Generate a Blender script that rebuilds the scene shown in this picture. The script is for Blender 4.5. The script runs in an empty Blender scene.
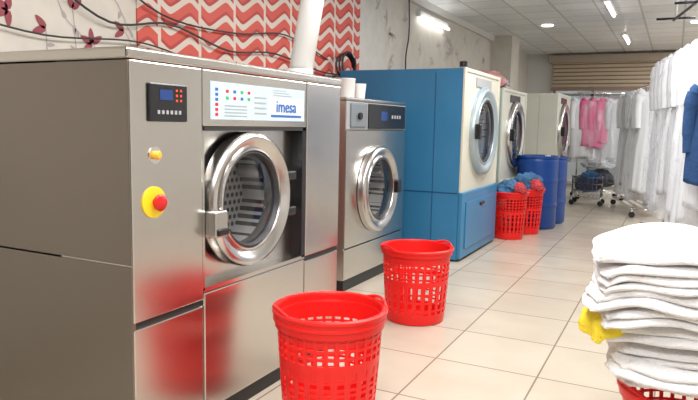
import bpy, bmesh, math, random
from math import sin, cos, pi, radians, sqrt
from mathutils import Vector, Matrix, noise
random.seed(7)
S = bpy.context.scene
COL = S.collection
H = 3.25      # ceiling height
WX = -3.5     # left wall

# ------------------------------------------------------------------ materials
def mat(name, color, rough=0.5, metal=0.0, spec=0.5, emis=None, estr=0, alpha=1, bump=0, bscale=20, var=0, vscale=3, sub=0):
    m = bpy.data.materials.new(name); m.use_nodes = True
    nt = m.node_tree; b = nt.nodes['Principled BSDF']
    b.inputs['Base Color'].default_value = (*color, 1)
    b.inputs['Roughness'].default_value = rough
    b.inputs['Metallic'].default_value = metal
    b.inputs['Specular IOR Level'].default_value = spec
    b.inputs['Alpha'].default_value = alpha
    if sub: b.inputs['Subsurface Weight'].default_value = sub
    if emis:
        b.inputs['Emission Color'].default_value = (*emis, 1)
        b.inputs['Emission Strength'].default_value = estr
    tc = nt.nodes.new('ShaderNodeTexCoord')
    if bump:
        n = nt.nodes.new('ShaderNodeTexNoise'); n.inputs['Scale'].default_value = bscale; n.inputs['Detail'].default_value = 4
        bp = nt.nodes.new('ShaderNodeBump'); bp.inputs['Strength'].default_value = bump; bp.inputs['Distance'].default_value = .02
        nt.links.new(tc.outputs['Object'], n.inputs['Vector'])
        nt.links.new(n.outputs['Fac'], bp.inputs['Height']); nt.links.new(bp.outputs['Normal'], b.inputs['Normal'])
    if var:
        n = nt.nodes.new('ShaderNodeTexNoise'); n.inputs['Scale'].default_value = vscale; n.inputs['Detail'].default_value = 3
        nt.links.new(tc.outputs['Object'], n.inputs['Vector'])
        r = nt.nodes.new('ShaderNodeValToRGB')
        r.color_ramp.elements[0].position = .3; r.color_ramp.elements[1].position = .7
        r.color_ramp.elements[0].color = (*[c*(1-var) for c in color], 1)
        r.color_ramp.elements[1].color = (*[min(1, c*(1+var)) for c in color], 1)
        nt.links.new(n.outputs['Fac'], r.inputs['Fac']); nt.links.new(r.outputs['Color'], b.inputs['Base Color'])
    return m

def M(nt, op, a, b=None, c=None):
    n = nt.nodes.new('ShaderNodeMath'); n.operation = op
    for i, v in enumerate((a, b, c)):
        if v is None: continue
        if isinstance(v, (int, float)): n.inputs[i].default_value = v
        else: nt.links.new(v, n.inputs[i])
    return n.outputs[0]

def steel(name, col=(.60, .585, .56), rough=.24):
    m = mat(name, col, rough, 1.0)
    nt = m.node_tree; b = nt.nodes['Principled BSDF']
    tc = nt.nodes.new('ShaderNodeTexCoord')
    n2 = nt.nodes.new('ShaderNodeTexNoise'); n2.inputs['Scale'].default_value = 1.6; n2.inputs['Detail'].default_value = 1
    nt.links.new(tc.outputs['Object'], n2.inputs['Vector'])
    nt.links.new(M(nt, 'ADD', M(nt, 'MULTIPLY', n2.outputs['Fac'], .06), rough-.03), b.inputs['Roughness'])
    return m

STEEL = steel('brushed_steel', (.61, .59, .56), .24)
STEEL_D = steel('side_steel_shaded', (.26, .235, .21), .33)  # steel darkened in colour, standing for the side panel's dim reflection
CHROME = mat('chrome', (.78, .77, .75), .12, 1)
STEEL_R = mat('ring_steel', (.60, .59, .58), .24, 1)
DARKM = mat('dark_gap', (.02, .02, .022), .5)
RUBBER = mat('rubber', (.035, .035, .04), .45)
BLACKP = mat('black_plastic', (.012, .012, .015), .25)
GREYP = mat('grey_plastic', (.35, .36, .37), .4)
RED = mat('red_plastic', (.80, .014, .012), .35, spec=.4)
REDD = mat('red_button', (.6, .01, .01), .3)
YEL = mat('yellow_plastic', (.85, .62, .02), .4)
AMBER = mat('amber_button', (.85, .42, .04), .3)
WHITEP = mat('white_plastic', (.80, .80, .79), .35)
LABEL = mat('label_paper', (.50, .63, .72), .35, var=.04, vscale=9)
LBLUE = mat('logo_blue', (.03, .12, .42), .4)
LGREEN = mat('icon_green', (.05, .4, .1), .4)
SCREEN = mat('lcd', (.01, .03, .10), .15, emis=(.02, .08, .35), estr=.35)
LED = mat('led', (.5, .05, .02), .3, emis=(1, .1, .02), estr=.6)
BLUE = mat('blue_enamel', (.032, .19, .38), .38, var=.06, vscale=2)
BLUE_D = mat('blue_enamel_dark', (.012, .075, .19), .35)
BLUEDR = mat('drum_blue', (.006, .05, .24), .36, var=.15, vscale=3)
CREAM = mat('cream_enamel', (.62, .60, .50), .4, var=.03)
CREAM2 = mat('cream_enamel_pale', (.60, .60, .52), .45, var=.03)
GREENG = mat('grey_green_enamel', (.30, .38, .33), .45)
TOWEL = mat('towel_white', (.86, .855, .87), .95, spec=.1, bump=.5, bscale=160)
YCLOTH = mat('yellow_cloth', (.85, .66, .04), .9, bump=.4, bscale=60)
NAVY = mat('navy_cloth', (.02, .07, .20), .9, bump=.5, bscale=30)
DENIM = mat('denim_cloth', (.05, .14, .27), .9, bump=.5, bscale=30, var=.4, vscale=9)
PINK = mat('pink_cloth', (.72, .13, .30), .85, bump=.3, bscale=20)
WCLOTH = mat('white_cloth', (.74, .76, .80), .8, bump=.3, bscale=12)
GCLOTH = mat('grey_cloth', (.52, .53, .57), .85, bump=.3, bscale=12)
DKCLOTH = mat('dark_cloth', (.06, .065, .08), .9, bump=.4, bscale=20)
REDCLOTH = mat('red_cloth', (.50, .05, .06), .9, bump=.5, bscale=20, var=.3, vscale=8)
PAINTW = mat('pvc_white', (.74, .74, .73), .35)
WIRE = mat('cable_black', (.03, .03, .03), .5)
TUBEM = mat('fluorescent_tube', (1, 1, 1), .3, emis=(1, .98, .95), estr=9)
DOWN = mat('downlight', (1, 1, 1), .3, emis=(1, .97, .9), estr=4)
PETAL = mat('petal_print', (.30, .07, .09), .8)
STEM = mat('stem_print', (.42, .36, .36), .8)

def plastic_film():
    m = bpy.data.materials.new('plastic_film'); m.use_nodes = True; nt = m.node_tree
    for n in list(nt.nodes): nt.nodes.remove(n)
    o = nt.nodes.new('ShaderNodeOutputMaterial'); t = nt.nodes.new('ShaderNodeBsdfTransparent'); p = nt.nodes.new('ShaderNodeBsdfPrincipled')
    p.inputs['Base Color'].default_value = (.80, .83, .87, 1); p.inputs['Roughness'].default_value = .15
    mx = nt.nodes.new('ShaderNodeMixShader'); tc = nt.nodes.new('ShaderNodeTexCoord')
    n = nt.nodes.new('ShaderNodeTexNoise'); n.inputs['Scale'].default_value = 7; n.inputs['Detail'].default_value = 5
    mp = nt.nodes.new('ShaderNodeMapping'); mp.inputs['Scale'].default_value = (1, 1, .25)
    nt.links.new(tc.outputs['Object'], mp.inputs[0]); nt.links.new(mp.outputs[0], n.inputs['Vector'])
    r = nt.nodes.new('ShaderNodeMapRange'); r.inputs[1].default_value = .4; r.inputs[2].default_value = .7; r.inputs[3].default_value = .10; r.inputs[4].default_value = .5
    nt.links.new(n.outputs['Fac'], r.inputs[0]); nt.links.new(r.outputs[0], mx.inputs[0])
    nt.links.new(t.outputs[0], mx.inputs[1]); nt.links.new(p.outputs[0], mx.inputs[2]); nt.links.new(mx.outputs[0], o.inputs[0])
    return m
FILM = plastic_film()

def glassy(name, tint, refl=.05):
    m = bpy.data.materials.new(name); m.use_nodes = True; nt = m.node_tree
    for n in list(nt.nodes): nt.nodes.remove(n)
    o = nt.nodes.new('ShaderNodeOutputMaterial'); t = nt.nodes.new('ShaderNodeBsdfTransparent'); g = nt.nodes.new('ShaderNodeBsdfGlossy')
    t.inputs[0].default_value = (*tint, 1); g.inputs['Roughness'].default_value = .04
    lw = nt.nodes.new('ShaderNodeLayerWeight'); lw.inputs[0].default_value = .5
    f = M(nt, 'MULTIPLY', M(nt, 'POWER', lw.outputs['Facing'], 4.0), .7)
    mx = nt.nodes.new('ShaderNodeMixShader')
    nt.links.new(M(nt, 'ADD', f, refl), mx.inputs[0])
    nt.links.new(t.outputs[0], mx.inputs[1]); nt.links.new(g.outputs[0], mx.inputs[2]); nt.links.new(mx.outputs[0], o.inputs[0])
    return m
GLASS = glassy('porthole_glass', (.86, .88, .90), .05)
GLASSB = glassy('porthole_glass_blue', (.40, .55, .72), .08)
WGLASS = glassy('shopfront_glass', (.92, .95, .96))

def drum_mat(name='drum_perforated', base=(.50, .50, .51)):
    m = mat(name, base, .45, .3); nt = m.node_tree; b = nt.nodes['Principled BSDF']
    tc = nt.nodes.new('ShaderNodeTexCoord'); sp = nt.nodes.new('ShaderNodeSeparateXYZ'); nt.links.new(tc.outputs['Object'], sp.inputs[0])
    s = 26.0
    zz = M(nt, 'MULTIPLY', sp.outputs[2], s)
    row = M(nt, 'MULTIPLY', M(nt, 'MODULO', M(nt, 'FLOOR', zz), 2), .5)
    fy = M(nt, 'SUBTRACT', M(nt, 'FRACT', M(nt, 'ADD', M(nt, 'MULTIPLY', sp.outputs[1], s), row)), .5)
    fz = M(nt, 'SUBTRACT', M(nt, 'FRACT', zz), .5)
    d = M(nt, 'SQRT', M(nt, 'ADD', M(nt, 'MULTIPLY', fy, fy), M(nt, 'MULTIPLY', fz, fz)))
    k = M(nt, 'LESS_THAN', d, .33)
    mx = nt.nodes.new('ShaderNodeMix'); mx.data_type = 'RGBA'
    mx.inputs[6].default_value = (*base, 1); mx.inputs[7].default_value = (.015, .015, .018, 1)
    nt.links.new(k, mx.inputs[0]); nt.links.new(mx.outputs[2], b.inputs['Base Color'])
    return m
DRUMM = drum_mat()

def floor_mat():
    m = mat('floor_tiles', (.62, .56, .47), .16, 0, .35); nt = m.node_tree; b = nt.nodes['Principled BSDF']
    tc = nt.nodes.new('ShaderNodeTexCoord')
    br = nt.nodes.new('ShaderNodeTexBrick'); br.offset = 0; br.squash = 1
    br.inputs['Scale'].default_value = 1; br.inputs['Brick Width'].default_value = .6; br.inputs['Row Height'].default_value = .6
    br.inputs['Mortar Size'].default_value = .0055; br.inputs['Mortar Smooth'].default_value = .2
    br.inputs['Color1'].default_value = (.56, .50, .41, 1); br.inputs['Color2'].default_value = (.52, .46, .375, 1)
    br.inputs['Mortar'].default_value = (.24, .195, .15, 1)
    n = nt.nodes.new('ShaderNodeTexNoise'); n.inputs['Scale'].default_value = 2.5; n.inputs['Detail'].default_value = 6
    nt.links.new(tc.outputs['Object'], br.inputs['Vector']); nt.links.new(tc.outputs['Object'], n.inputs['Vector'])
    mx = nt.nodes.new('ShaderNodeMix'); mx.data_type = 'RGBA'; mx.blend_type = 'MULTIPLY'; mx.inputs[0].default_value = .3
    r = nt.nodes.new('ShaderNodeValToRGB'); r.color_ramp.elements[0].color = (.76, .72, .66, 1); r.color_ramp.elements[1].color = (1, 1, 1, 1)
    r.color_ramp.elements[0].position = .3; r.color_ramp.elements[1].position = .65
    nt.links.new(n.outputs['Fac'], r.inputs[0]); nt.links.new(br.outputs['Color'], mx.inputs[6]); nt.links.new(r.outputs[0], mx.inputs[7])
    nt.links.new(mx.outputs[2], b.inputs['Base Color'])
    nt.links.new(M(nt, 'ADD', M(nt, 'MULTIPLY', n.outputs['Fac'], .14), .17), b.inputs['Roughness'])
    return m

def ceil_mat():
    m = mat('ceiling_panels', (.8, .8, .78), .3); nt = m.node_tree; b = nt.nodes['Principled BSDF']
    tc = nt.nodes.new('ShaderNodeTexCoord')
    br = nt.nodes.new('ShaderNodeTexBrick'); br.offset = 0
    br.inputs['Scale'].default_value = 1; br.inputs['Brick Width'].default_value = .6; br.inputs['Row Height'].default_value = .6
    br.inputs['Mortar Size'].default_value = .016
    br.inputs['Color1'].default_value = (.86, .87, .87, 1); br.inputs['Color2'].default_value = (.70, .72, .73, 1)
    br.inputs['Mortar'].default_value = (.46, .48, .49, 1)
    v = nt.nodes.new('ShaderNodeTexVoronoi'); v.inputs['Scale'].default_value = 5
    nt.links.new(tc.outputs['Object'], br.inputs['Vector']); nt.links.new(tc.outputs['Object'], v.inputs['Vector'])
    mx = nt.nodes.new('ShaderNodeMix'); mx.data_type = 'RGBA'; mx.blend_type = 'MULTIPLY'; mx.inputs[0].default_value = .5
    nt.links.new(br.outputs['Color'], mx.inputs[6])
    r = nt.nodes.new('ShaderNodeMapRange'); r.inputs[1].default_value = 0; r.inputs[2].default_value = .35; r.inputs[3].default_value = .7; r.inputs[4].default_value = 1
    nt.links.new(v.outputs['Distance'], r.inputs[0]); nt.links.new(r.outputs[0], mx.inputs[7])
    nt.links.new(mx.outputs[2], b.inputs['Base Color'])
    return m

def wave_mat():
    m = mat('wave_wallpaper', (.8, .7, .65), .5); nt = m.node_tree; b = nt.nodes['Principled BSDF']
    tc = nt.nodes.new('ShaderNodeTexCoord'); sp = nt.nodes.new('ShaderNodeSeparateXYZ'); nt.links.new(tc.outputs['Object'], sp.inputs[0])
    cw = .46
    u = M(nt, 'DIVIDE', M(nt, 'SUBTRACT', sp.outputs[1], .5), cw); col = M(nt, 'FLOOR', u); fu = M(nt, 'FRACT', u)
    par = M(nt, 'MODULO', col, 2)
    w = M(nt, 'SINE', M(nt, 'MULTIPLY', fu, 2*pi))
    w = M(nt, 'MULTIPLY', M(nt, 'ARCSINE', M(nt, 'MULTIPLY', w, .94)), .31)
    v = M(nt, 'ADD', M(nt, 'DIVIDE', sp.outputs[2], .16), w)
    v = M(nt, 'ADD', v, M(nt, 'MULTIPLY', par, .5))
    fv = M(nt, 'FRACT', v)
    band = M(nt, 'LESS_THAN', fv, .66)
    edge = M(nt, 'MULTIPLY', M(nt, 'GREATER_THAN', fu, .035), M(nt, 'LESS_THAN', fu, .965))
    k = M(nt, 'MULTIPLY', band, edge)
    hi = M(nt, 'LESS_THAN', fv, .18)
    redm = nt.nodes.new('ShaderNodeMix'); redm.data_type = 'RGBA'
    redm.inputs[6].default_value = (.60, .075, .05, 1); redm.inputs[7].default_value = (.42, .035, .028, 1); nt.links.new(hi, redm.inputs[0])
    mx = nt.nodes.new('ShaderNodeMix'); mx.data_type = 'RGBA'
    mx.inputs[6].default_value = (.66, .57, .50, 1); nt.links.new(redm.outputs[2], mx.inputs[7]); nt.links.new(k, mx.inputs[0])
    nt.links.new(mx.outputs[2], b.inputs['Base Color'])
    return m

def shutter_mat():
    return mat('shutter_beige', (.50, .40, .29), .45, var=.08, vscale=1.5)

WALLM = mat('wallpaper_cream', (.64, .60, .54), .65, var=.05, vscale=6)
WALLR = mat('wall_paint_pale', (.70, .69, .66), .7)
WALLB = mat('dark_reflection_brown', (.12, .095, .078), .7, var=.3, vscale=1.2)  # dark tone chosen so the steel side panel reflects something dim

# ------------------------------------------------------------------ builders
def empty(name, loc):
    e = bpy.data.objects.new(name, None); e.location = loc; e.empty_display_size = .1; COL.objects.link(e); return e

def link(o, parent):
    COL.objects.link(o)
    if parent is not None:
        o.parent = parent; o.matrix_parent_inverse = Matrix.Translation(-Vector(parent.location))
    return o

def from_bm(name, bm, m, parent=None, smooth=False):
    me = bpy.data.meshes.new(name); bmesh.ops.recalc_face_normals(bm, faces=bm.faces[:]); bm.to_mesh(me); bm.free()
    for mm in (m if isinstance(m, (list, tuple)) else [m]): me.materials.append(mm)
    if smooth:
        for p in me.polygons: p.use_smooth = True
    return link(bpy.data.objects.new(name, me), parent)

def add_box(bm, x0, x1, y0, y1, z0, z1, bev=0, seg=2, mi=0):
    r = bmesh.ops.create_cube(bm, size=1)
    vs = r['verts']
    bmesh.ops.scale(bm, vec=(x1-x0, y1-y0, z1-z0), verts=vs)
    bmesh.ops.translate(bm, vec=((x0+x1)/2, (y0+y1)/2, (z0+z1)/2), verts=vs)
    fs = set(f for v in vs for f in v.link_faces)
    for f in fs: f.material_index = mi
    if bev:
        es = list(set(e for v in vs for e in v.link_edges))
        bmesh.ops.bevel(bm, geom=es, offset=bev, segments=seg, affect='EDGES', profile=.5)

def box(name, x0, x1, y0, y1, z0, z1, m, parent=None, bev=0, seg=2):
    bm = bmesh.new(); add_box(bm, x0, x1, y0, y1, z0, z1, bev, seg); return from_bm(name, bm, m, parent)

def lathe(name, prof, origin, axis, m, parent=None, n=64, smooth=True, closed=False):
    bm = bmesh.new(); rings = []
    def P(r, a, h):
        if axis == 'X': return Vector(origin)+Vector((h, r*cos(a), r*sin(a)))
        if axis == 'Y': return Vector(origin)+Vector((r*cos(a), h, r*sin(a)))
        return Vector(origin)+Vector((r*cos(a), r*sin(a), h))
    for r, h in prof:
        if r < 1e-6: rings.append([bm.verts.new(P(0, 0, h))])
        else: rings.append([bm.verts.new(P(r, 2*pi*i/n, h)) for i in range(n)])
    pairs = list(zip(rings, rings[1:])) + ([(rings[-1], rings[0])] if closed else [])
    for A, B in pairs:
        for i in range(n):
            j = (i+1) % n
            if len(A) == 1 and len(B) == 1: continue
            if len(A) == 1: bm.faces.new((A[0], B[i], B[j]))
            elif len(B) == 1: bm.faces.new((A[i], A[j], B[0]))
            else: bm.faces.new((A[i], A[j], B[j], B[i]))
    o = from_bm(name, bm, m, parent, smooth)
    if smooth:
        try: o.data.set_sharp_from_angle(angle=radians(40))
        except Exception: pass
    return o

def tube(name, pts, r, m, parent=None, n=10, smoothpts=True):
    pts = [Vector(p) for p in pts]
    if smoothpts and len(pts) > 2:
        out = []
        for i in range(len(pts)-1):
            p0 = pts[max(i-1, 0)]; p1 = pts[i]; p2 = pts[i+1]; p3 = pts[min(i+2, len(pts)-1)]
            for k in range(6):
                t = k/6
                out.append(.5*((2*p1)+(-p0+p2)*t+(2*p0-5*p1+4*p2-p3)*t*t+(-p0+3*p1-3*p2+p3)*t**3))
        out.append(pts[-1]); pts = out
    bm = bmesh.new(); rings = []
    for i, p in enumerate(pts):
        d = (pts[min(i+1, len(pts)-1)]-pts[max(i-1, 0)]).normalized()
        up = Vector((0, 0, 1)) if abs(d.z) < .9 else Vector((0, 1, 0))
        a = d.cross(up).normalized(); b = d.cross(a)
        rr = r[min(i, len(r)-1)] if isinstance(r, (list, tuple)) else r
        rings.append([bm.verts.new(p+a*rr*cos(2*pi*k/n)+b*rr*sin(2*pi*k/n)) for k in range(n)])
    for A, B in zip(rings, rings[1:]):
        for k in range(n): bm.faces.new((A[k], A[(k+1) % n], B[(k+1) % n], B[k]))
    bm.faces.new(rings[0]); bm.faces.new(rings[-1])
    return from_bm(name, bm, m, parent, True)

def plate_hole(name, x, y0, y1, z0, z1, yc, zc, r, m, parent, th=.01):
    bm = bmesh.new(); n = 96; A = []; B = []
    angs = sorted([2*pi*i/n for i in range(n)] + [math.atan2(zz-zc, yy-yc) % (2*pi) for yy in (y0, y1) for zz in (z0, z1)])
    for a in angs:
        c, s = cos(a), sin(a)
        t = min([(y1-yc)/c if c > 1e-9 else 1e9, (y0-yc)/c if c < -1e-9 else 1e9, (z1-zc)/s if s > 1e-9 else 1e9, (z0-zc)/s if s < -1e-9 else 1e9])
        A.append(bm.verts.new((x, yc+r*c, zc+r*s))); B.append(bm.verts.new((x, yc+t*c, zc+t*s)))
    k = len(angs)
    for i in range(k):
        j = (i+1) % k; bm.faces.new((A[i], A[j], B[j], B[i]))
    o = from_bm(name, bm, m, parent)
    sm = o.modifiers.new('s', 'SOLIDIFY'); sm.thickness = th; sm.offset = 0
    return o

def text(name, s, loc, size, m, parent, ext=.001):
    cu = bpy.data.curves.new(name, 'FONT'); cu.body = s; cu.size = size; cu.extrude = ext
    tmp = bpy.data.objects.new('t', cu); COL.objects.link(tmp)
    dg = bpy.context.evaluated_depsgraph_get(); me = bpy.data.meshes.new_from_object(tmp.evaluated_get(dg))
    bpy.data.objects.remove(tmp)
    me.transform(Matrix(((0, 0, 1, loc[0]), (1, 0, 0, loc[1]), (0, 1, 0, loc[2]), (0, 0, 0, 1))))
    me.materials.clear(); me.materials.append(m)
    return link(bpy.data.objects.new(name, me), parent)

# ------------------------------------------------------------------ room
RX = 2.6; YB = -2.2; YF = 17.0
box('floor', WX, RX, YB, YF+4, -.1, 0, floor_mat())
box('ceiling', WX, RX, YB, YF, H, H+.1, ceil_mat())
box('wall_left', WX-.15, WX, YB, YF, 0, H, WALLM)
box('wall_right', RX, RX+.15, YB, YF, 0, H, WALLR)
box('dark_reflection_wall', WX, RX, YB-.15, YB, 0, H, WALLB)  # unseen wall added behind the camera for a dark reflection in the steel
bm = bmesh.new()
add_box(bm, WX, -2.85, YF, YF+.2, 0, H)
add_box(bm, .9, RX, YF, YF+.2, 0, H)
add_box(bm, -2.85, .9, YF, YF+.2, 2.95, H)
from_bm('wall_far', bm, WALLR)
box('trim_pillar', WX, WX+.42, 13.3, 14.0, 0, H, WALLM)
box('trim_cornice', WX, WX+.06, YB, 13.3, H-.10, H, WALLR)
box('trim_wave_panel', WX, WX+.012, 3.5, 7.12, 0.0, H-.1, wave_mat())
bm = bmesh.new()
def petal(bm, y, z, L, W, ang, mi):
    vs = []
    for i in range(10):
        a = 2*pi*i/10; u = L*.5*(1+cos(a)); v = W*.5*sin(a)*(1-.35*cos(a))
        vs.append(bm.verts.new((WX+.003, y+u*cos(ang)-v*sin(ang), z+u*sin(ang)+v*cos(ang))))
    f = bm.faces.new(vs); f.material_index = mi
def stem(bm, pts, w, mi=2):
    for (a, b) in zip(pts, pts[1:]):
        d = Vector((b[0]-a[0], b[1]-a[1])).normalized()*w; nx, nz = -d.y, d.x
        vs = [bm.verts.new((WX+.002, a[0]+nx, a[1]+nz)), bm.verts.new((WX+.002, b[0]+nx, b[1]+nz)), bm.verts.new((WX+.002, b[0]-nx, b[1]-nz)), bm.verts.new((WX+.002, a[0]-nx, a[1]-nz))]
        bm.faces.new(vs).material_index = mi
for (y, z) in [(2.3, 2.12), (2.75, 1.95), (2.72, 2.3), (3.1, 1.9), (3.25, 2.25), (2.2, 1.8), (3.38, 2.02), (2.5, 2.02), (2.05, 2.3), (2.95, 2.1)]:
    a0 = random.uniform(0, 6)
    for k in range(random.choice([2, 3, 4])):
        petal(bm, y, z, .10, .045, a0+k*1.1, 0)
    pts = [(y+.035*i*cos(a0*2), z-.03*i+.03*sin(i*.6)) for i in range(14)]
    stem(bm, pts, .004)
    for j in (4, 8, 11): petal(bm, pts[j][0], pts[j][1], .06, .025, a0+j, 2)
for i in range(40):
    y = random.uniform(7.6, 13); z = random.uniform(2.0, 3.1); a0 = random.uniform(0, 6)
    for k in range(3): petal(bm, y, z, .12, .05, a0+k*1.3, 1)
    stem(bm, [(y+.04*j*cos(a0), z-.03*j) for j in range(7)], .006, 1)
from_bm('trim_floral_print', bm, [PETAL, mat('faint_print', (.52, .47, .43), .8), STEM])

e = empty('roller_shutter', (-1, YF-.1, 2.2))
bm = bmesh.new()
z = 2.42; 
while z < 3.1:
    add_box(bm, -2.85, .9, YF-.14, YF-.09, z, z+.080, .012, 1); z += .095
from_bm('slats', bm, shutter_mat(), e)
box('slat_gap_shade', -2.85, .9, YF-.10, YF-.085, 2.42, 3.05, mat('shutter_shadow', (.16, .12, .09), .6), e)  # dark sheet painted as the shade between the slats
box('shutter_casing', -2.95, 1.0, YF-.25, YF-.01, 3.02, 3.20, mat('shutter_box', (.40, .33, .26), .5), e, .01)
box('bottom_rail', -2.87, .92, YF-.16, YF-.07, 2.34, 2.42, mat('shutter_rail', (.30, .2, .15), .5), e, .008)
e = empty('window_1', (-1, YF, 0))
box('glass', -2.85, .9, YF+.08, YF+.09, 0.05, 2.9, WGLASS, e)
bm = bmesh.new()
for x in (-2.82, -1.9, -1.0, -.1, .87): add_box(bm, x-.03, x+.03, YF+.05, YF+.12, 0, 2.95)
for zz in (.03, .95, 2.25): add_box(bm, -2.85, .9, YF+.05, YF+.12, zz-.03, zz+.03)
from_bm('frame', bm, mat('alu_frame', (.35, .35, .36), .35, .6), e)
box('wall_street', -5, 4, YF+3.6, YF+3.8, 0, 3.5, mat('street_wall', (.55, .53, .52), .8, var=.35, vscale=1))

# ------------------------------------------------------------------ industrial washer (near)
def porthole(parent, x, yc, zc, R, drum=True, glass=GLASS, depth=.20, ring=STEEL_R):
    lathe('door_ring', [(R*1.0, 0), (R*1.0, .045), (R*.975, .064), (R*.93, .072), (R*.86, .066), (R*.80, .048), (R*.77, .044), (R*.755, .054), (R*.73, .056), (R*.715, .046), (R*.71, .0)], (x, yc, zc), 'X', ring, parent, 96)
    lathe('door_gasket', [(R*.72, .02), (R*.715, .050), (R*.69, .052), (R*.66, .035), (R*.64, .0), (R*.66, -.03)], (x, yc, zc), 'X', RUBBER, parent, 80)
    lathe('door_glass', [(R*.69, .03), (R*.55, .042), (R*.38, .05), (R*.2, .054), (0, .055)], (x, yc, zc), 'X', glass, parent, 64)
    lathe('drum_shell', [(R*.70, -.02), (R*.80, -.05), (R*.80, -depth), (0, -depth)], (x, yc, zc), 'X', DRUMM, parent, 64)
    for k in range(3):
        a = k*2*pi/3+.5
        tube('drum_lifter_%d' % (k+1), [(x-.06, yc+R*.74*cos(a), zc+R*.74*sin(a)), (x-depth+.02, yc+R*.74*cos(a), zc+R*.74*sin(a))], .03, GREYP, parent, 8, False)

FX = -1.81
e = empty('industrial_washing_machine', (-2.5, 2.6, 0))
y0, y1, yA, yB_, HT = 1.77, 3.45, 2.185, 3.055, 1.67
XB = -3.3
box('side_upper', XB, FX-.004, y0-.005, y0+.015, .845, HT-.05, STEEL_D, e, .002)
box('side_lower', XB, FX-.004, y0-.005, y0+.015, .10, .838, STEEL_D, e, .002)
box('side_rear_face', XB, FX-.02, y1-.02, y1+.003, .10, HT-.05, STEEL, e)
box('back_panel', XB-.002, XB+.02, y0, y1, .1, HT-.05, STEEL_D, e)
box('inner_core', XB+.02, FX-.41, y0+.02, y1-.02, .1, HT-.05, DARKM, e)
box('top_lid', XB-.02, FX+.006, y0-.012, y1+.008, HT-.045, HT, STEEL, e, .012, 3)
box('plinth', XB+.05, FX-.03, y0+.03, y1-.03, 0, .10, DARKM, e)
box('control_column', FX-.40, FX, y0+.001, yA-.004, .615, HT-.047, STEEL, e, .006)
box('control_column_gap', FX-.30, FX-.012, y0+.016, yA, .585, .618, DARKM, e)
box('column_lower', FX-.40, FX-.002, y0+.001, yA-.004, .09, .588, STEEL, e, .006)
box('right_column', FX-.40, FX, yB_+.004, y1, .655, HT-.047, STEEL, e, .006)
box('right_column_gap', FX-.30, FX-.012, yB_, y1-.004, .625, .66, DARKM, e)
box('right_column_lower', FX-.40, FX-.002, yB_+.004, y1, .09, .628, STEEL, e, .006)
box('center_lower', FX-.40, FX-.002, yA+.003, yB_-.003, .09, .643, STEEL, e, .008)
box('center_header', FX-.40, FX-.001, yA+.002, yB_-.002, 1.379, HT-.047, STEEL, e, .006)
RCX = FX-.075
yc, zc, R = 2.545, 1.03, .325
plate_hole('recess_plate', RCX, yA, yB_, .655, 1.375, yc, zc, .25, STEEL, e)
box('recess_left', RCX, FX-.004, yA-.002, yA+.012, .655, 1.375, STEEL, e)
box('recess_right', RCX, FX-.004, yB_-.035, yB_+.002, .655, 1.375, BLACKP, e)
box('recess_top', RCX, FX-.004, yA, yB_, 1.36, 1.378, DARKM, e)
box('recess_sill', RCX, FX-.004, yA, yB_, .645, .665, STEEL, e)
porthole(e, RCX+.03, yc, zc, R)
lathe('door_collar', [(R*.92, -.03), (R*.92, .01)], (RCX+.0, yc, zc), 'X', RUBBER, e, 64)
box('latch_block', RCX+.05, FX+.055, yc-R*1.06, yc-R*.78, zc-.14, zc-.02, STEEL_R, e, .012, 3)
box('latch_grip', FX+.045, FX+.07, yc-R*1.04, yc-R*.82, zc-.13, zc-.10, BLACKP, e, .008)
box('hinge_upper', RCX, RCX+.09, yc+R*.88, yc+R*1.20, zc+.07, zc+.12, BLACKP, e, .01)
box('hinge_lower', RCX, RCX+.09, yc+R*.88, yc+R*1.20, zc-.12, zc-.07, BLACKP, e, .01)
box('display_bezel', FX, FX+.012, 1.86, 2.075, 1.395, 1.545, BLACKP, e, .006)
box('display_lcd', FX+.012, FX+.014, 1.915, 1.985, 1.48, 1.52, SCREEN, e)
bm = bmesh.new()
for i in range(2):
    for j in range(3): add_box(bm, FX+.012, FX+.0145, 2.005+.024*i, 2.014+.024*i, 1.475+.02*j, 1.484+.02*j)
from_bm('display_leds', bm, LED, e)
bm = bmesh.new()
for i in range(6): add_box(bm, FX+.012, FX+.016, 1.90+.024*i, 1.911+.024*i, 1.425, 1.44)
from_bm('display_keys', bm, GREYP, e)
lathe('start_button_plate', [(.034, 0), (.034, .004), (0, .004)], (FX, 1.895, 1.265), 'X', CHROME, e, 32)
lathe('start_button', [(.017, .004), (.017, .02), (.012, .026), (0, .028)], (FX, 1.895, 1.265), 'X', AMBER, e, 32)
lathe('estop_disc', [(.062, 0), (.062, .006), (0, .006)], (FX, 1.885, 1.08), 'X', YEL, e, 48)
lathe('estop_button', [(.018, .006), (.018, .02), (.032, .024), (.034, .034), (.026, .042), (0, .045)], (FX, 1.89, 1.08), 'X', REDD, e, 32)
box('label_strip', FX-.001, FX+.002, 2.235, 3.025, 1.41, 1.575, LABEL, e)
bm = bmesh.new()
for i in range(4):
    for j in range(2): add_box(bm, FX+.002, FX+.003, 2.34+.055*i, 2.360+.055*i, 1.50+.03*j, 1.513+.03*j, mi=(i+j) % 3)
for j in range(6): add_box(bm, FX+.002, FX+.003, 2.265, 2.285, 1.425+.022*j, 1.438+.022*j, mi=(1 if j < 3 else 2))
from_bm('label_icons', bm, [LGREEN, REDD, LBLUE], e)
bm = bmesh.new()
for j in range(4):
    add_box(bm, FX+.002, FX+.003, 2.56, 2.66, 1.44+.025*j, 1.447+.025*j)
    add_box(bm, FX+.002, FX+.003, 2.33, 2.50, 1.425+.015*j, 1.430+.015*j)
for j in range(3): add_box(bm, FX+.002, FX+.003, 2.72, 2.90-.03*j, 1.535+.012*j, 1.539+.012*j)
from_bm('label_lines', bm, GREYP, e)
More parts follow.
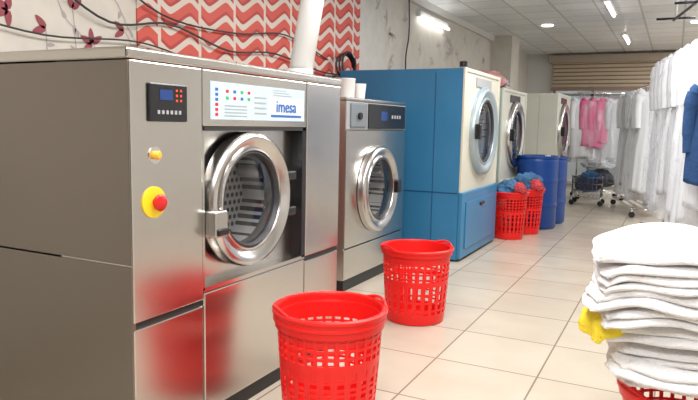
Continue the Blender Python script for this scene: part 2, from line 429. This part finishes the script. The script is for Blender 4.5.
box('label_logo_plate', FX+.002, FX+.0025, 2.68, 3.005, 1.42, 1.525, mat('logo_plate', (.66, .76, .82), .35), e)
text('label_logo', 'imesa', (FX+.004, 2.745, 1.455), .085, LBLUE, e, .002)
box('label_logo_bar', FX+.002, FX+.004, 2.70, 2.99, 1.428, 1.440, LBLUE, e)

# ------------------------------------------------------------------ second washer
e = empty('washing_machine', (-2.85, 5.25, 0))
F2 = -2.38; a, b, H2 = 4.65, 5.92, 1.62
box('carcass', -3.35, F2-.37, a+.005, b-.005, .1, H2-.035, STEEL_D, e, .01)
box('side_left', -3.35, F2-.01, a-.003, a+.02, .1, H2-.032, STEEL, e)
box('side_right', -3.35, F2-.01, b-.02, b+.003, .1, H2-.032, STEEL, e)
box('top_lid', -3.36, F2+.004, a-.008, b+.008, H2-.03, H2, STEEL, e, .01, 3)
box('plinth', -3.3, F2-.02, a+.03, b-.03, 0, .1, DARKM, e)
yc2, zc2, R2_ = 5.25, .83, .385
plate_hole('front_plate', F2-.005, a+.001, b-.001, .37, 1.35, yc2, zc2, .30, STEEL, e)
box('lower_panel', F2-.3, F2, a+.001, b-.001, .10, .36, STEEL, e, .006)
box('header', F2-.3, F2, a+.001, b-.001, 1.355, H2-.032, GREYP, e, .006)
box('control_fascia', F2, F2+.01, a+.40, b-.03, 1.365, 1.58, BLACKP, e, .004)
box('detergent_lid', F2, F2+.012, a+.06, a+.36, 1.375, 1.575, mat('fascia_grey', (.22, .25, .28), .35, .3), e, .01)
lathe('dial', [(.03, 0), (.03, .02), (0, .02)], (F2+.012, a+.21, 1.47), 'X', BLACKP, e, 24)
box('fascia_screen', F2+.01, F2+.012, a+.66, a+.80, 1.44, 1.52, SCREEN, e)
bm = bmesh.new()
for i in range(4): add_box(bm, F2+.01, F2+.014, a+.90+.06*i, a+.93+.06*i, 1.46, 1.49)
from_bm('fascia_leds', bm, GREYP, e)
porthole(e, F2+.005, yc2, zc2, R2_)
box('door_handle', F2+.05, F2+.10, yc2+R2_*.76, yc2+R2_*.98, zc2-.06, zc2+.06, BLACKP, e, .012)
# ------------------------------------------------------------------ dryers
def dryer(name, F, a, b, top, XBk, side, front, lower, split=.72, glass=GLASSB, ring=None, yoff=0):
    e = empty(name, ((F+XBk)/2, (a+b)/2, 0))
    dk = BLUE_D if side is BLUE else GREYP
    box('body_left_side', XBk, F-.012, a-.006, a+.014, .02, top, side, e, .003)
    box('body_right_side', XBk, F-.012, b-.014, b+.006, .02, top, side, e, .003)
    box('body_core', XBk+.003, F-.43, a+.015, b-.015, .02, top-.035, side, e)
    box('body_top', XBk, F-.015, a+.015, b-.015, top-.03, top-.002, side, e)
    box('side_seam', F-.30, F-.292, a-.008, a-.004, .06, top-.04, dk, e)
    box('side_ledge', XBk, F-.02, a-.010, a-.004, split-.012, split, dk, e)
    yc, zc, R = (a+b)/2+yoff, split+(top-split)*.50, min((b-a)*.36, (top-split)*.38)
    plate_hole('front_plate', F-.01, a+.02, b-.02, split, top-.02, yc, zc, R*.8, front, e, .02)
    box('front_left_jamb', F-.012, F+.014, a-.006, a+.055, split+.003, top+.012, front, e, .006)
    box('front_right_jamb', F-.012, F+.014, b-.05, b+.006, split+.003, top+.012, front, e, .006)
    box('front_header', F-.012, F+.012, a+.056, b-.051, top-.03, top+.01, front, e, .006)
    box('lower_front', F-.011, F+.03, a-.006, b+.006, .03, split, lower, e, .008)
    box('lower_hatch', F+.03, F+.042, a+.12, b-.12, .12, split-.10, lower, e, .006)
    box('hatch_handle', F+.042, F+.06, (a+b)/2-.08, (a+b)/2+.08, split-.18, split-.15, BLACKP, e, .006)
    box('feet', XBk+.1, F-.1, a+.1, b-.1, 0, .03, BLACKP, e)
    porthole(e, F+.0, yc, zc, R, glass=glass, ring=ring or STEEL_R)
    box('door_handle', F+.06, F+.12, yc-R*1.02, yc-R*.85, zc-.08, zc+.08, BLACKP, e, .012)
    box('control_panel', F, F+.012, yc-.3, yc+.3, top-.16, top-.06, GREYP if side is BLUE else BLACKP, e, .004)
    return e
d1 = dryer('tumble_dryer', -1.93, 6.35, 7.78, 1.985, -3.34, BLUE, CREAM, BLUE, .72, ring=mat('ring_pale', (.38, .46, .50), .3, .4), yoff=.02)
lathe('corner_knob', [(.0, -.02), (.04, -.02), (.04, .03), (0, .04)], (-1.95, 6.37, 2.02), 'Z', BLACKP, d1, 20)
d2 = dryer('tumble_dryer', -2.02, 8.35, 9.8, 1.90, -3.34, GREENG, CREAM2, CREAM2, .70)
d3 = dryer('tumble_dryer', -1.84, 11.5, 12.9, 2.0, -3.3, CREAM2, CREAM2, CREAM2, .70)

# ------------------------------------------------------------------ laundry baskets
def basket_mesh(bm, cx, cy, z0, Rt, Rb, Ht, n=96):
    rows = []
    k = int((Ht-.035-.06)/.012)
    hs = [.035+(Ht-.095)*i/k for i in range(k+1)]
    prof = [0]+hs+[Ht-.02, Ht]
    for h in prof:
        r = Rb+(Rt-Rb)*(h/Ht)**.75
        rows.append([bm.verts.new((cx+r*cos(2*pi*i/n), cy+r*sin(2*pi*i/n), z0+h)) for i in range(n)])
    for ri in range(len(rows)-1):
        for i in range(n):
            j = (i+1) % n
            solid = True
            if 1 <= ri < len(rows)-3:
                q = ri-1; frac = q/k
                if frac < .08 or frac > .93 or .55 < frac < .62: solid = True
                elif frac >= .62: solid = (i % 3 == 0) or (q % 3 == 0)
                else: solid = (i % 4 < 2) or (q % 5 == 0)
            if solid: bm.faces.new((rows[ri][i], rows[ri][j], rows[ri+1][j], rows[ri+1][i]))
    bm.faces.new(rows[0])
    return rows

def basket(name, x, y, z0=0.0, Rt=.245, Rb=.175, Ht=.55, m=RED, handle_ang=.6, parent=None, pre=''):
    e = parent or empty(name, (x, y, z0))
    bm = bmesh.new(); basket_mesh(bm, x, y, z0+.006, Rt-.012, Rb, Ht-.012)
    o = from_bm(pre+'basket_body', bm, m, e)
    sm = o.modifiers.new('s', 'SOLIDIFY'); sm.thickness = .006; sm.offset = 0
    lathe(pre+'basket_rim', [(Rt-.016, Ht-.012), (Rt-.010, Ht-.002), (Rt+.004, Ht), (Rt+.012, Ht-.006), (Rt+.012, Ht-.018), (Rt+.004, Ht-.022), (Rt+.002, Ht-.05), (Rt-.004, Ht-.052), (Rt-.004, Ht-.02), (Rt-.012, Ht-.018)], (x, y, z0), 'Z', m, e, 72, closed=True)
    for s in (0, pi):
        pts = []
        for k in range(7):
            a = handle_ang+s+(k-3)*.13
            up = .0 + .020*sin(pi*k/6)
            pts.append((x+(Rt+.002)*cos(a), y+(Rt+.002)*sin(a), z0+Ht+up-.006))
        tube(pre+'basket_handle_%d' % (1 if s == 0 else 2), pts, .008, m, e, 8)
    return e

def heap(name, x, y, z, rx, ry, h, m, parent, seed=0, bumps=3.2):
    bm = bmesh.new(); bmesh.ops.create_icosphere(bm, subdivisions=5, radius=1)
    for v in bm.verts:
        p = v.co.copy(); n = noise.fractal(p*bumps*.6+Vector((seed, seed*2, 0)), 1.0, 2.0, 3)
        fold = abs(noise.noise(p*bumps+Vector((seed, 0, 5))))
        k = 1+.22*n-.25*fold
        v.co = Vector((x+p.x*rx*k, y+p.y*ry*k, z+(p.z if p.z > 0 else p.z*.4)*h*k))
    return from_bm(name, bm, m, parent, True)

b1 = basket('laundry_basket', -1.385, 2.575, Ht=.52, Rt=.255, Rb=.205, handle_ang=-2.2)
basket('', -1.385, 2.575, z0=.036, Ht=.52, Rt=.26, Rb=.21, parent=b1, handle_ang=.9, pre='nested_')
basket('laundry_basket', -1.61, 4.30, Ht=.54, Rt=.255, Rb=.205, handle_ang=.95)
b3 = basket('laundry_basket', -1.82, 8.15, Ht=.60, Rt=.23, Rb=.18)
heap('denim_pile', -1.82, 8.15, .60, .21, .21, .15, DENIM, b3, 1)
heap('red_linen', -1.68, 8.05, .62, .09, .10, .10, REDCLOTH, b3, 6)
b4 = basket('laundry_basket', -1.72, 8.68, Ht=.60, Rt=.23, Rb=.18)
heap('blue_linen_pile', -1.72, 8.68, .62, .22, .22, .20, DENIM, b4, 4)
heap('red_linen_pile', -1.58, 8.58, .62, .10, .12, .12, REDCLOTH, b4, 6)

def drum(x, y, Hh=1.0, R=.28):
    e = empty('plastic_drum', (x, y, 0))
    prof = [(0, .02), (R*.9, .02), (R*.93, 0), (R*.97, .02)]
    for k in range(41):
        h = .03+(Hh-.09)*k/40; r = R
        for c in (.33, .66):
            d = abs(h/Hh-c)
            if d < .03: r += .014*(1-(d/.03))
        prof.append((r, h))
    prof += [(R*.97, Hh-.04), (R*1.02, Hh-.035), (R*1.02, Hh-.005), (R*.98, Hh), (R*.93, Hh-.015), (0, Hh-.02)]
    lathe('drum_shell', prof, (x, y, 0), 'Z', BLUEDR, e, 48)
    lathe('bung', [(.04, Hh-.02), (.04, Hh+.005), (0, Hh+.005)], (x+.13, y, 0), 'Z', WHITEP, e, 20)
drum(-1.67, 9.90, .99); drum(-1.70, 9.28, 1.02)

# ------------------------------------------------------------------ duct, jug, cables
e = empty('exhaust_pipe', (-2.0, 3.32, HT))
tube('pipe', [(-2.02, 3.32, HT), (-1.99, 3.43, 2.2), (-1.95, 3.58, 2.9), (-1.93, 3.65, H)], .070, PAINTW, e, 24, False)
lathe('pipe_flange', [(.095, 0), (.095, .015), (.078, .02), (.078, .05), (.070, .05)], (-2.02, 3.32, HT), 'Z', PAINTW, e, 32)

e = empty('plastic_jug', (-2.5, 4.84, H2))
lathe('jug_body', [(0, 0), (.06, 0), (.065, .01), (.07, .15), (.074, .155), (.070, .16), (.064, .155), (.058, .02), (0, .02)], (-2.48, 4.84, H2), 'Z', WHITEP, e, 32)
tube('jug_handle', [(-2.48, 4.91, H2+.13), (-2.48, 4.96, H2+.12), (-2.48, 4.96, H2+.05), (-2.48, 4.905, H2+.04)], .009, WHITEP, e, 8)
e = empty('plastic_cup', (-2.47, 5.06, H2))
lathe('cup_body', [(0, 0), (.045, 0), (.058, .13), (.054, .13), (.042, .01), (0, .01)], (-2.47, 5.06, H2), 'Z', WHITEP, e, 32)

tube('wall_cable', [(-3.47, 1.9, 2.35), (-3.45, 2.6, 2.28), (-3.44, 3.2, 2.05), (-3.45, 3.8, 2.12), (-3.44, 4.5, 2.0), (-3.44, 5.2, 2.05), (-3.44, 6.2, 1.95), (-3.45, 7.0, 2.0)], .008, WIRE)
tube('wall_cable', [(-3.47, 3.0, 2.5), (-3.45, 3.7, 2.18), (-3.45, 4.6, 2.16), (-3.45, 5.4, 2.25), (-3.47, 6.3, 2.1)], .007, WIRE)
tube('wall_cable', [(-3.47, 2.0, 1.98), (-3.45, 2.7, 1.90), (-3.45, 3.5, 1.95), (-3.45, 4.2, 1.84)], .006, WIRE)
tube('wall_cable', [(-3.46, 8.6, H), (-3.45, 8.62, 2.7), (-3.44, 8.5, 2.35), (-3.45, 8.55, 1.95)], .010, WIRE)
e = empty('coiled_hose', (-3.3, 6.4, 1.9))
pts = []
for k in range(40):
    a_ = k*.5; pts.append((-3.40+.002*k, 6.55+(.22-.002*k)*cos(a_), 2.05+(.13+.001*k)*sin(a_)))
tube('hose', pts, .012, WIRE, e, 8)
tube('hose_tail', [(-3.36, 6.3, 1.94), (-3.36, 6.0, 1.8), (-3.36, 5.7, 1.64)], .012, WIRE, e, 8)
e = empty('wall_tube_light', (-3.45, 9.7, 3.0))
box('tube_housing', WX, WX+.07, 9.0, 10.3, 2.99, 3.07, WHITEP, e, .01)
tube('tube_lamp', [(WX+.09, 9.05, 2.97), (WX+.09, 10.25, 2.97)], .018, TUBEM, e, 12, False)
for (x, y) in [(-1.0, 10.6), (-1.0, 14.2)]:
    e = empty('ceiling_tube_light', (x, y, H-.04))
    box('tube_housing', x-.05, x+.05, y-.65, y+.65, H-.045, H, WHITEP, e, .01)
    tube('tube_lamp', [(x, y-.6, H-.062), (x, y+.6, H-.062)], .018, TUBEM, e, 12, False)

e = empty('clothes_bundle', (-2.6, 9, 1.90))
heap('bundle_pink', -2.35, 8.85, 1.98, .24, .30, .20, mat('bundle_rose', (.55, .26, .27), .9, bump=.4, var=.3, vscale=8), e, 11)
heap('bundle_grey', -2.45, 9.35, 1.97, .28, .26, .16, GCLOTH, e, 13)

# ------------------------------------------------------------------ garments
def garment(parent, name, x, y, ztop, Hh, W, D, ang, m, sleeves=True, seed=0):
    bm = bmesh.new(); ca, sa = cos(ang), sin(ang)
    n = 40; rows = 26; rings = []
    z0 = ztop-.10
    for i in range(rows+1):
        t = i/rows; z = z0-t*Hh
        if t < .09: w = W*(.16+.84*(t/.09)**.6); d = D*(.45+.5*t/.09)
        else:
            w = W*(1-.10*sin(min(1, (t-.09)*2.2)*pi)*.8+.18*(t-.09)); d = D*(.95+.25*t)
        ring = []
        for k in range(n):
            a = 2*pi*k/n
            f = 1+.16*t*sin(7*a+seed)+.10*t*sin(11*a+seed*2.3+t*2)
            u = w*.5*math.copysign(abs(cos(a))**.8, cos(a))*(1+.03*sin(5*t+seed)); v = d*.5*sin(a)*f
            ring.append(bm.verts.new((x+u*ca-v*sa, y+u*sa+v*ca, z+.02*sin(3*a+seed)*t)))
        rings.append(ring)
    for A, B in zip(rings, rings[1:]):
        for k in range(n): bm.faces.new((A[k], A[(k+1) % n], B[(k+1) % n], B[k]))
    bm.faces.new(rings[0]); bm.faces.new(rings[-1])
    o = from_bm(name, bm, m, parent, True)
    if sleeves:
        for s in (-1, 1):
            p = []
            for (u, dz) in [(.40, .13), (.50, .20), (.54, .38), (.53, .58), (.51, .72)]:
                p.append((x+s*u*W*ca, y+s*u*W*sa, ztop-dz))
            tube(name+('_sleeve_l' if s < 0 else '_sleeve_r'), p, [.07]*10+[.06]*8+[.055]*20, m, parent, 12)
    tube(name+'_hook', [(x, y, ztop-.10), (x, y, ztop-.03), (x+.02*ca, y+.02*sa, ztop), (x, y, ztop+.012)], .004, CHROME, parent, 6)
    return o
def film(parent, name, x, y, ztop, Hh, W, D, ang, seed=0):
    bm = bmesh.new(); ca, sa = cos(ang), sin(ang); n = 40; rings = []
    for i in range(23):
        t = i/22; z = ztop-.08-t*Hh
        w = W*(.2+.8*min(1, t/.12)**.5)*(1+.12*t); d = D*(.4+.6*min(1, t/.12))*(1+.2*t)
        ring = []
        for k in range(n):
            a = 2*pi*k/n; f = 1+.14*sin(6*a+seed+t*3)+.08*sin(13*a+seed*3-t*5)
            u = w*.5*cos(a)*(1+.04*sin(9*t+k)); v = d*.5*sin(a)*f
            ring.append(bm.verts.new((x+u*ca-v*sa, y+u*sa+v*ca, z)))
        rings.append(ring)
    for A, B in zip(rings, rings[1:]):
        for k in range(n): bm.faces.new((A[k], A[(k+1) % n], B[(k+1) % n], B[k]))
    return from_bm(name, bm, FILM, parent, True)

def rack(name, xa, ya, xb, yb, Hh, halfw=.26, shelf=True):
    e = empty(name, ((xa+xb)/2, (ya+yb)/2, 0))
    d = Vector((xb-xa, yb-ya, 0)).normalized(); nrm = Vector((-d.y, d.x, 0))*halfw
    A = Vector((xa, ya, 0)); B = Vector((xb, yb, 0))
    tube('top_rail', [A+Vector((0, 0, Hh))-d*.06, B+Vector((0, 0, Hh))+d*.06], .016, CHROME, e, 10, False)
    for i, P in enumerate((A, B)):
        tube('post_%d' % (i+1), [P+Vector((0, 0, .14)), P+Vector((0, 0, Hh))], .016, CHROME, e, 10, False)
        tube('foot_%d' % (i+1), [P+nrm+Vector((0, 0, .14)), P-nrm+Vector((0, 0, .14))], .016, CHROME, e, 10, False)
        for s in (1, -1):
            q = P+nrm*s
            lathe('wheel_%d' % (i*2+(1 if s > 0 else 2)), [(0, -.015), (.045, -.015), (.05, -.008), (.05, .008), (.045, .015), (0, .015)], (q.x, q.y, .052), 'Y', BLACKP, e, 24)
            tube('caster_%d' % (i*2+(1 if s > 0 else 2)), [q+Vector((0, 0, .06)), q+Vector((0, 0, .14))], .012, CHROME, e, 8, False)
    if shelf:
        for s in (-1, -.5, 0, .5, 1):
            tube('shelf_bar_%d' % int(s*2+3), [A+nrm*s+Vector((0, 0, .145)), B+nrm*s+Vector((0, 0, .145))], .010, CHROME, e, 8, False)
    return e

r1 = rack('clothes_rack', -1.75, 13.75, -.95, 14.0, 2.12, .28)
for i, (dx, m, hh) in enumerate([(.0, WCLOTH, 1.2), (.18, PINK, .95), (.33, PINK, 1.0), (.48, PINK, .9), (.64, GCLOTH, 1.2)]):
    garment(r1, 'garment_%d' % i, -1.68+dx, 13.78+dx*.31, 2.12, hh, .46, .14, radians(35), m, True, i)
film(r1, 'plastic_cover', -1.35, 13.88, 2.12, 1.3, .95, .5, radians(20), 3)
heap('dark_laundry', -1.35, 13.87, .34, .36, .26, .26, DKCLOTH, r1, 21, 4)
heap('grey_laundry', -1.35, 13.88, .66, .32, .24, .14, GCLOTH, r1, 22, 4)
# one more rack with mixed garments behind, near the shopfront
r4 = rack('clothes_rack', -2.6, 15.7, -.3, 15.9, 2.0, .26)
for i in range(11):
    garment(r4, 'garment_%d' % i, -2.5+.21*i, 15.72+.018*i, 2.0, 1.1+.2*sin(i*2.2), .42, .15, radians(60+10*sin(i*2)), [WCLOTH, GCLOTH, WCLOTH, DKCLOTH, WCLOTH, DENIM, WCLOTH, GCLOTH, WCLOTH, REDCLOTH, WCLOTH][i], True, i*1.1)
# wire cart in front of the pink rack
cx0, cx1, cy0, cy1 = -1.64, -1.14, 12.45, 12.85
cmx, cmy = (cx0+cx1)/2, (cy0+cy1)/2
wc = empty('wire_laundry_cart', (cmx, cmy, 0))
bm = bmesh.new(); t_ = .008
for zz in (.16, .28, .40, .52):
    add_box(bm, cx0, cx1, cy0-t_, cy0+t_, zz-t_, zz+t_); add_box(bm, cx0, cx1, cy1-t_, cy1+t_, zz-t_, zz+t_)
    add_box(bm, cx0-t_, cx0+t_, cy0, cy1, zz-t_, zz+t_); add_box(bm, cx1-t_, cx1+t_, cy0, cy1, zz-t_, zz+t_)
for k in range(8):
    xx = cx0+(cx1-cx0)*k/7; yy = cy0+(cy1-cy0)*k/7
    add_box(bm, xx-t_*.7, xx+t_*.7, cy0-t_*.7, cy0+t_*.7, .16, .54); add_box(bm, xx-t_*.7, xx+t_*.7, cy1-t_*.7, cy1+t_*.7, .16, .54)
    add_box(bm, cx0-t_*.7, cx0+t_*.7, yy-t_*.7, yy+t_*.7, .16, .54); add_box(bm, cx1-t_*.7, cx1+t_*.7, yy-t_*.7, yy+t_*.7, .16, .54)
    add_box(bm, xx-t_*.7, xx+t_*.7, cy0, cy1, .155, .165)
from_bm('cart_cage', bm, CHROME, wc)
for i, (xx, yy) in enumerate([(cx0, cy0), (cx1, cy0), (cx0, cy1), (cx1, cy1)]):
    lathe('cart_wheel_%d' % i, [(0, -.015), (.045, -.015), (.05, 0), (.045, .015), (0, .015)], (xx, yy, .05), 'Y', BLACKP, wc, 24)
    tube('cart_leg_%d' % i, [(xx, yy, .06), (xx, yy, .16)], .010, CHROME, wc, 8, False)
heap('cart_linen', cmx, cmy, .33, .22, .17, .24, DKCLOTH, wc, 41, 4)
heap('cart_blue_linen', cmx+.04, cmy, .50, .17, .14, .14, DENIM, wc, 43, 4)

r2 = rack('clothes_rack', -.68, 13.0, -.26, 11.2, 2.15, .28)
for i in range(7):
    t = i/6
    garment(r2, 'garment_%d' % i, -.66+.38*t, 12.9-1.6*t, 2.15, 1.70+.12*sin(i*2), .52, .18, radians(15+8*sin(i*3)), [WCLOTH, WCLOTH, GCLOTH, WCLOTH, WCLOTH, WCLOTH, WCLOTH][i], True, i*1.7)
film(r2, 'plastic_cover', -.38, 11.7, 2.15, 1.75, .66, .3, radians(10), 8)
r3 = rack('clothes_rack', -.06, 9.6, .42, 6.9, 2.38, .28)
cols = [WCLOTH, WCLOTH, WCLOTH, WCLOTH, GCLOTH, WCLOTH, WCLOTH, WCLOTH, WCLOTH]
for i in range(9):
    t = i/8
    garment(r3, 'garment_%d' % i, -.02+.42*t, 9.45-2.4*t, 2.38, 1.75+.16*sin(i*1.3), .50, .22, radians(10+10*sin(i*2.1)), cols[i], True, i*1.3)
    if i % 2 == 0: film(r3, 'plastic_cover_%d' % i, -.02+.42*t, 9.40-2.4*t, 2.38, 1.9, .60, .28, radians(10), i)
garment(r3, 'navy_garment', .36, 6.80, 1.92, .90, .46, .18, radians(5), NAVY, True, 4.4)
tube('navy_garment_strap', [(.36, 6.80, 1.92), (.41, 6.86, 2.38)], .005, CHROME, r3, 6, False)

# black ceiling-hung garment rail
e = empty('ceiling_garment_rail', (.1, 8.2, 2.85))
tube('rail_bar', [(-.12, 9.3, 2.80), (.34, 6.9, 2.80)], .018, BLACKP, e, 10, False)
for i, t in enumerate((.05, .5, .95)):
    xx, yy = -.12+.46*t, 9.3-2.4*t
    tube('rail_drop_%d' % i, [(xx, yy, 2.80), (xx, yy, H)], .012, WHITEP, e, 8, False)
    tube('rail_arm_%d' % i, [(xx-.22, yy, 2.80), (xx+.22, yy, 2.80)], .014, BLACKP, e, 8, False)

def crate(name, x, y, m):
    e = empty(name, (x, y, 0)); bm = bmesh.new(); W, D, Hh = .25, .18, .28
    n = 14
    for s in (-1, 1):
        add_box(bm, x-W, x+W, y+s*D-.006, y+s*D+.006, Hh-.04, Hh); add_box(bm, x-W, x+W, y+s*D-.006, y+s*D+.006, 0, .04)
        add_box(bm, x+s*W-.006, x+s*W+.006, y-D, y+D, Hh-.04, Hh); add_box(bm, x+s*W-.006, x+s*W+.006, y-D, y+D, 0, .04)
        add_box(bm, x-W, x+W, y+s*D-.005, y+s*D+.005, Hh*.5-.01, Hh*.5+.01); add_box(bm, x+s*W-.005, x+s*W+.005, y-D, y+D, Hh*.5-.01, Hh*.5+.01)
        for k in range(n+1):
            xx = x-W+2*W*k/n; add_box(bm, xx-.006, xx+.006, y+s*D-.006, y+s*D+.006, 0, Hh)
            yy = y-D+2*D*k/n; add_box(bm, x+s*W-.006, x+s*W+.006, yy-.005, yy+.005, 0, Hh)
    add_box(bm, x-W, x+W, y-D, y+D, 0, .01)
    from_bm('crate_body', bm, m, e)
    return e
c = crate('plastic_crate', .285, 6.10, mat('crate_blue', (.03, .22, .6), .35))
heap('red_cloth', .285, 6.10, .27, .2, .14, .22, REDCLOTH, c, 31)

# ------------------------------------------------------------------ towels on basket
b5 = basket('laundry_basket', .12, 2.74, Ht=.41, Rt=.25, Rb=.20)
def slab(bm, cx, cy, z0, L, W, T, ang, seed, drop=.03, mi=0, lump=0):
    nx, ny = 40, 32; ca, sa = cos(ang), sin(ang)
    top = {}; bot = {}
    for i in range(nx+1):
        for j in range(ny+1):
            u = -1+2*i/nx; v = -1+2*j/ny
            su = math.copysign(1-(1-abs(u))**2.0, u); sv = math.copysign(1-(1-abs(v))**2.0, v)
            e_ = (abs(su)**7+abs(sv)**7)**(1/7)
            f_ = max(abs(su), abs(sv)); g = f_/e_ if e_ > 1e-6 else 1
            th = T*.5*max(0.0, 1-f_**9)**.5
            x = su*g*L/2; y = sv*g*W/2
            nz = noise.noise(Vector((x*4+lump, y*4, lump)))*.036 + noise.noise(Vector((x*9+seed, y*9, seed)))*.007
            bulge = noise.noise(Vector((u*2, v*2, seed*3)))*.016
            zz = z0+T/2+nz-drop*(abs(su)**4)-drop*.7*(abs(sv)**4)
            xx = x+bulge+.018*noise.noise(Vector((v*4, seed, 1))); yy = y+.018*noise.noise(Vector((u*4, seed, 7)))
            X = cx+xx*ca-yy*sa; Y = cy+xx*sa+yy*ca
            edge = i in (0, nx) or j in (0, ny)
            top[i, j] = bm.verts.new((X, Y, zz+th))
            bot[i, j] = top[i, j] if edge else bm.verts.new((X, Y, zz-th))
    for i in range(nx):
        for j in range(ny):
            f = bm.faces.new((top[i, j], top[i+1, j], top[i+1, j+1], top[i, j+1])); f.material_index = mi
            q = [bot[i, j], bot[i, j+1], bot[i+1, j+1], bot[i+1, j]]
            try: bm.faces.new(q).material_index = mi
            except ValueError: pass
ets = empty('towel_stack', (.12, 2.74, .43))
bm = bmesh.new(); z = .45; k = 0
spec = [(.57, .50, .026, 2, .04, .02), (.60, .52, .034, 2, .10, .0), (.57, .49, .030, 2, -.05, .02), (.62, .50, .034, 2, -.02, -.005),
        (.68, .53, .030, 2, .14, -.02), (.71, .56, .036, 2, .04, -.03), (.70, .55, .030, 3, .13, -.02), (.71, .56, .040, 1, .03, -.025)]
for si, (L, W, T, plies, an, off) in enumerate(spec):
    for p in range(plies):
        slab(bm, .12+off+.006*sin(k*2.3), 2.72+off+.006*cos(k*1.7), z, L-.012*(p % 2), W-.01*(p % 2), T*1.35, an+.012*sin(k*1.9), k*3.1+.7, .0 if k < 1 else (.018+.012*min(1, k/8)), 0, si*.35)
        z += T; k += 1
    z += .004
from_bm('folded_towels', bm, TOWEL, ets, True)
bm = bmesh.new(); slab(bm, -.175, 2.56, .655, .17, .19, .085, .5, 9.1, .03); from_bm('yellow_cloth', bm, YCLOTH, ets, True)

# ------------------------------------------------------------------ lights
def area(name, x, y, z, sx, sy, power, col=(1, .985, .965), rot=(0, 0, 0)):
    l = bpy.data.lights.new(name, 'AREA'); l.shape = 'RECTANGLE'; l.size = sx; l.size_y = sy; l.energy = power; l.color = col
    o = bpy.data.objects.new(name, l); o.location = (x, y, z); o.rotation_euler = rot; COL.objects.link(o); return o
area('overhead_area_light', -.2, -.6, H-.02, 1.6, 1.2, 115)  # fill added overhead behind the camera to brighten towels and baskets
area('overhead_area_light', -.6, 1.4, H-.02, 1.2, 1.2, 78)
area('overhead_area_light', -.6, 3.8, H-.02, 1.2, 1.8, 94)
area('overhead_area_light', -.8, 6.6, H-.02, 1.2, 1.2, 88)
for yy in (9.6, 12.4, 15.2): area('overhead_area_light', .9, yy, H-.02, 1.0, 1.0, 74)
for i, (x, y) in enumerate([(-2.2, 9.4), (-2.2, 12.2), (.2, 12.6)]):
    lathe('downlight', [(.0, 0), (.075, 0), (.08, -.008), (.10, -.010), (.105, 0)], (x, y, H-.003), 'Z', DOWN, None, 24)
w = bpy.data.worlds.new('world'); S.world = w; w.use_nodes = True
w.node_tree.nodes['Background'].inputs[0].default_value = (.92, .96, 1, 1); w.node_tree.nodes['Background'].inputs[1].default_value = 1.0

# ------------------------------------------------------------------ camera
cam = bpy.data.cameras.new('camera'); co = bpy.data.objects.new('camera', cam); COL.objects.link(co)
cam.lens = 36*640.4/698; cam.sensor_width = 36; cam.clip_start = .05
yw, pt, rl = radians(26.75), radians(6.74), radians(1.17)
F = Vector((-sin(yw)*cos(pt), cos(yw)*cos(pt), -sin(pt))); R = Vector((cos(yw), sin(yw), 0)); U = R.cross(F)
R2 = R*cos(rl)+U*sin(rl); U2 = U*cos(rl)-R*sin(rl)
mw = Matrix((R2, U2, -F)).transposed().to_4x4(); mw.translation = Vector((0, 0, 1.4)); co.matrix_world = mw
S.camera = co
S.view_settings.view_transform = 'Standard'; S.view_settings.look = 'None'; S.view_settings.exposure = 0.03
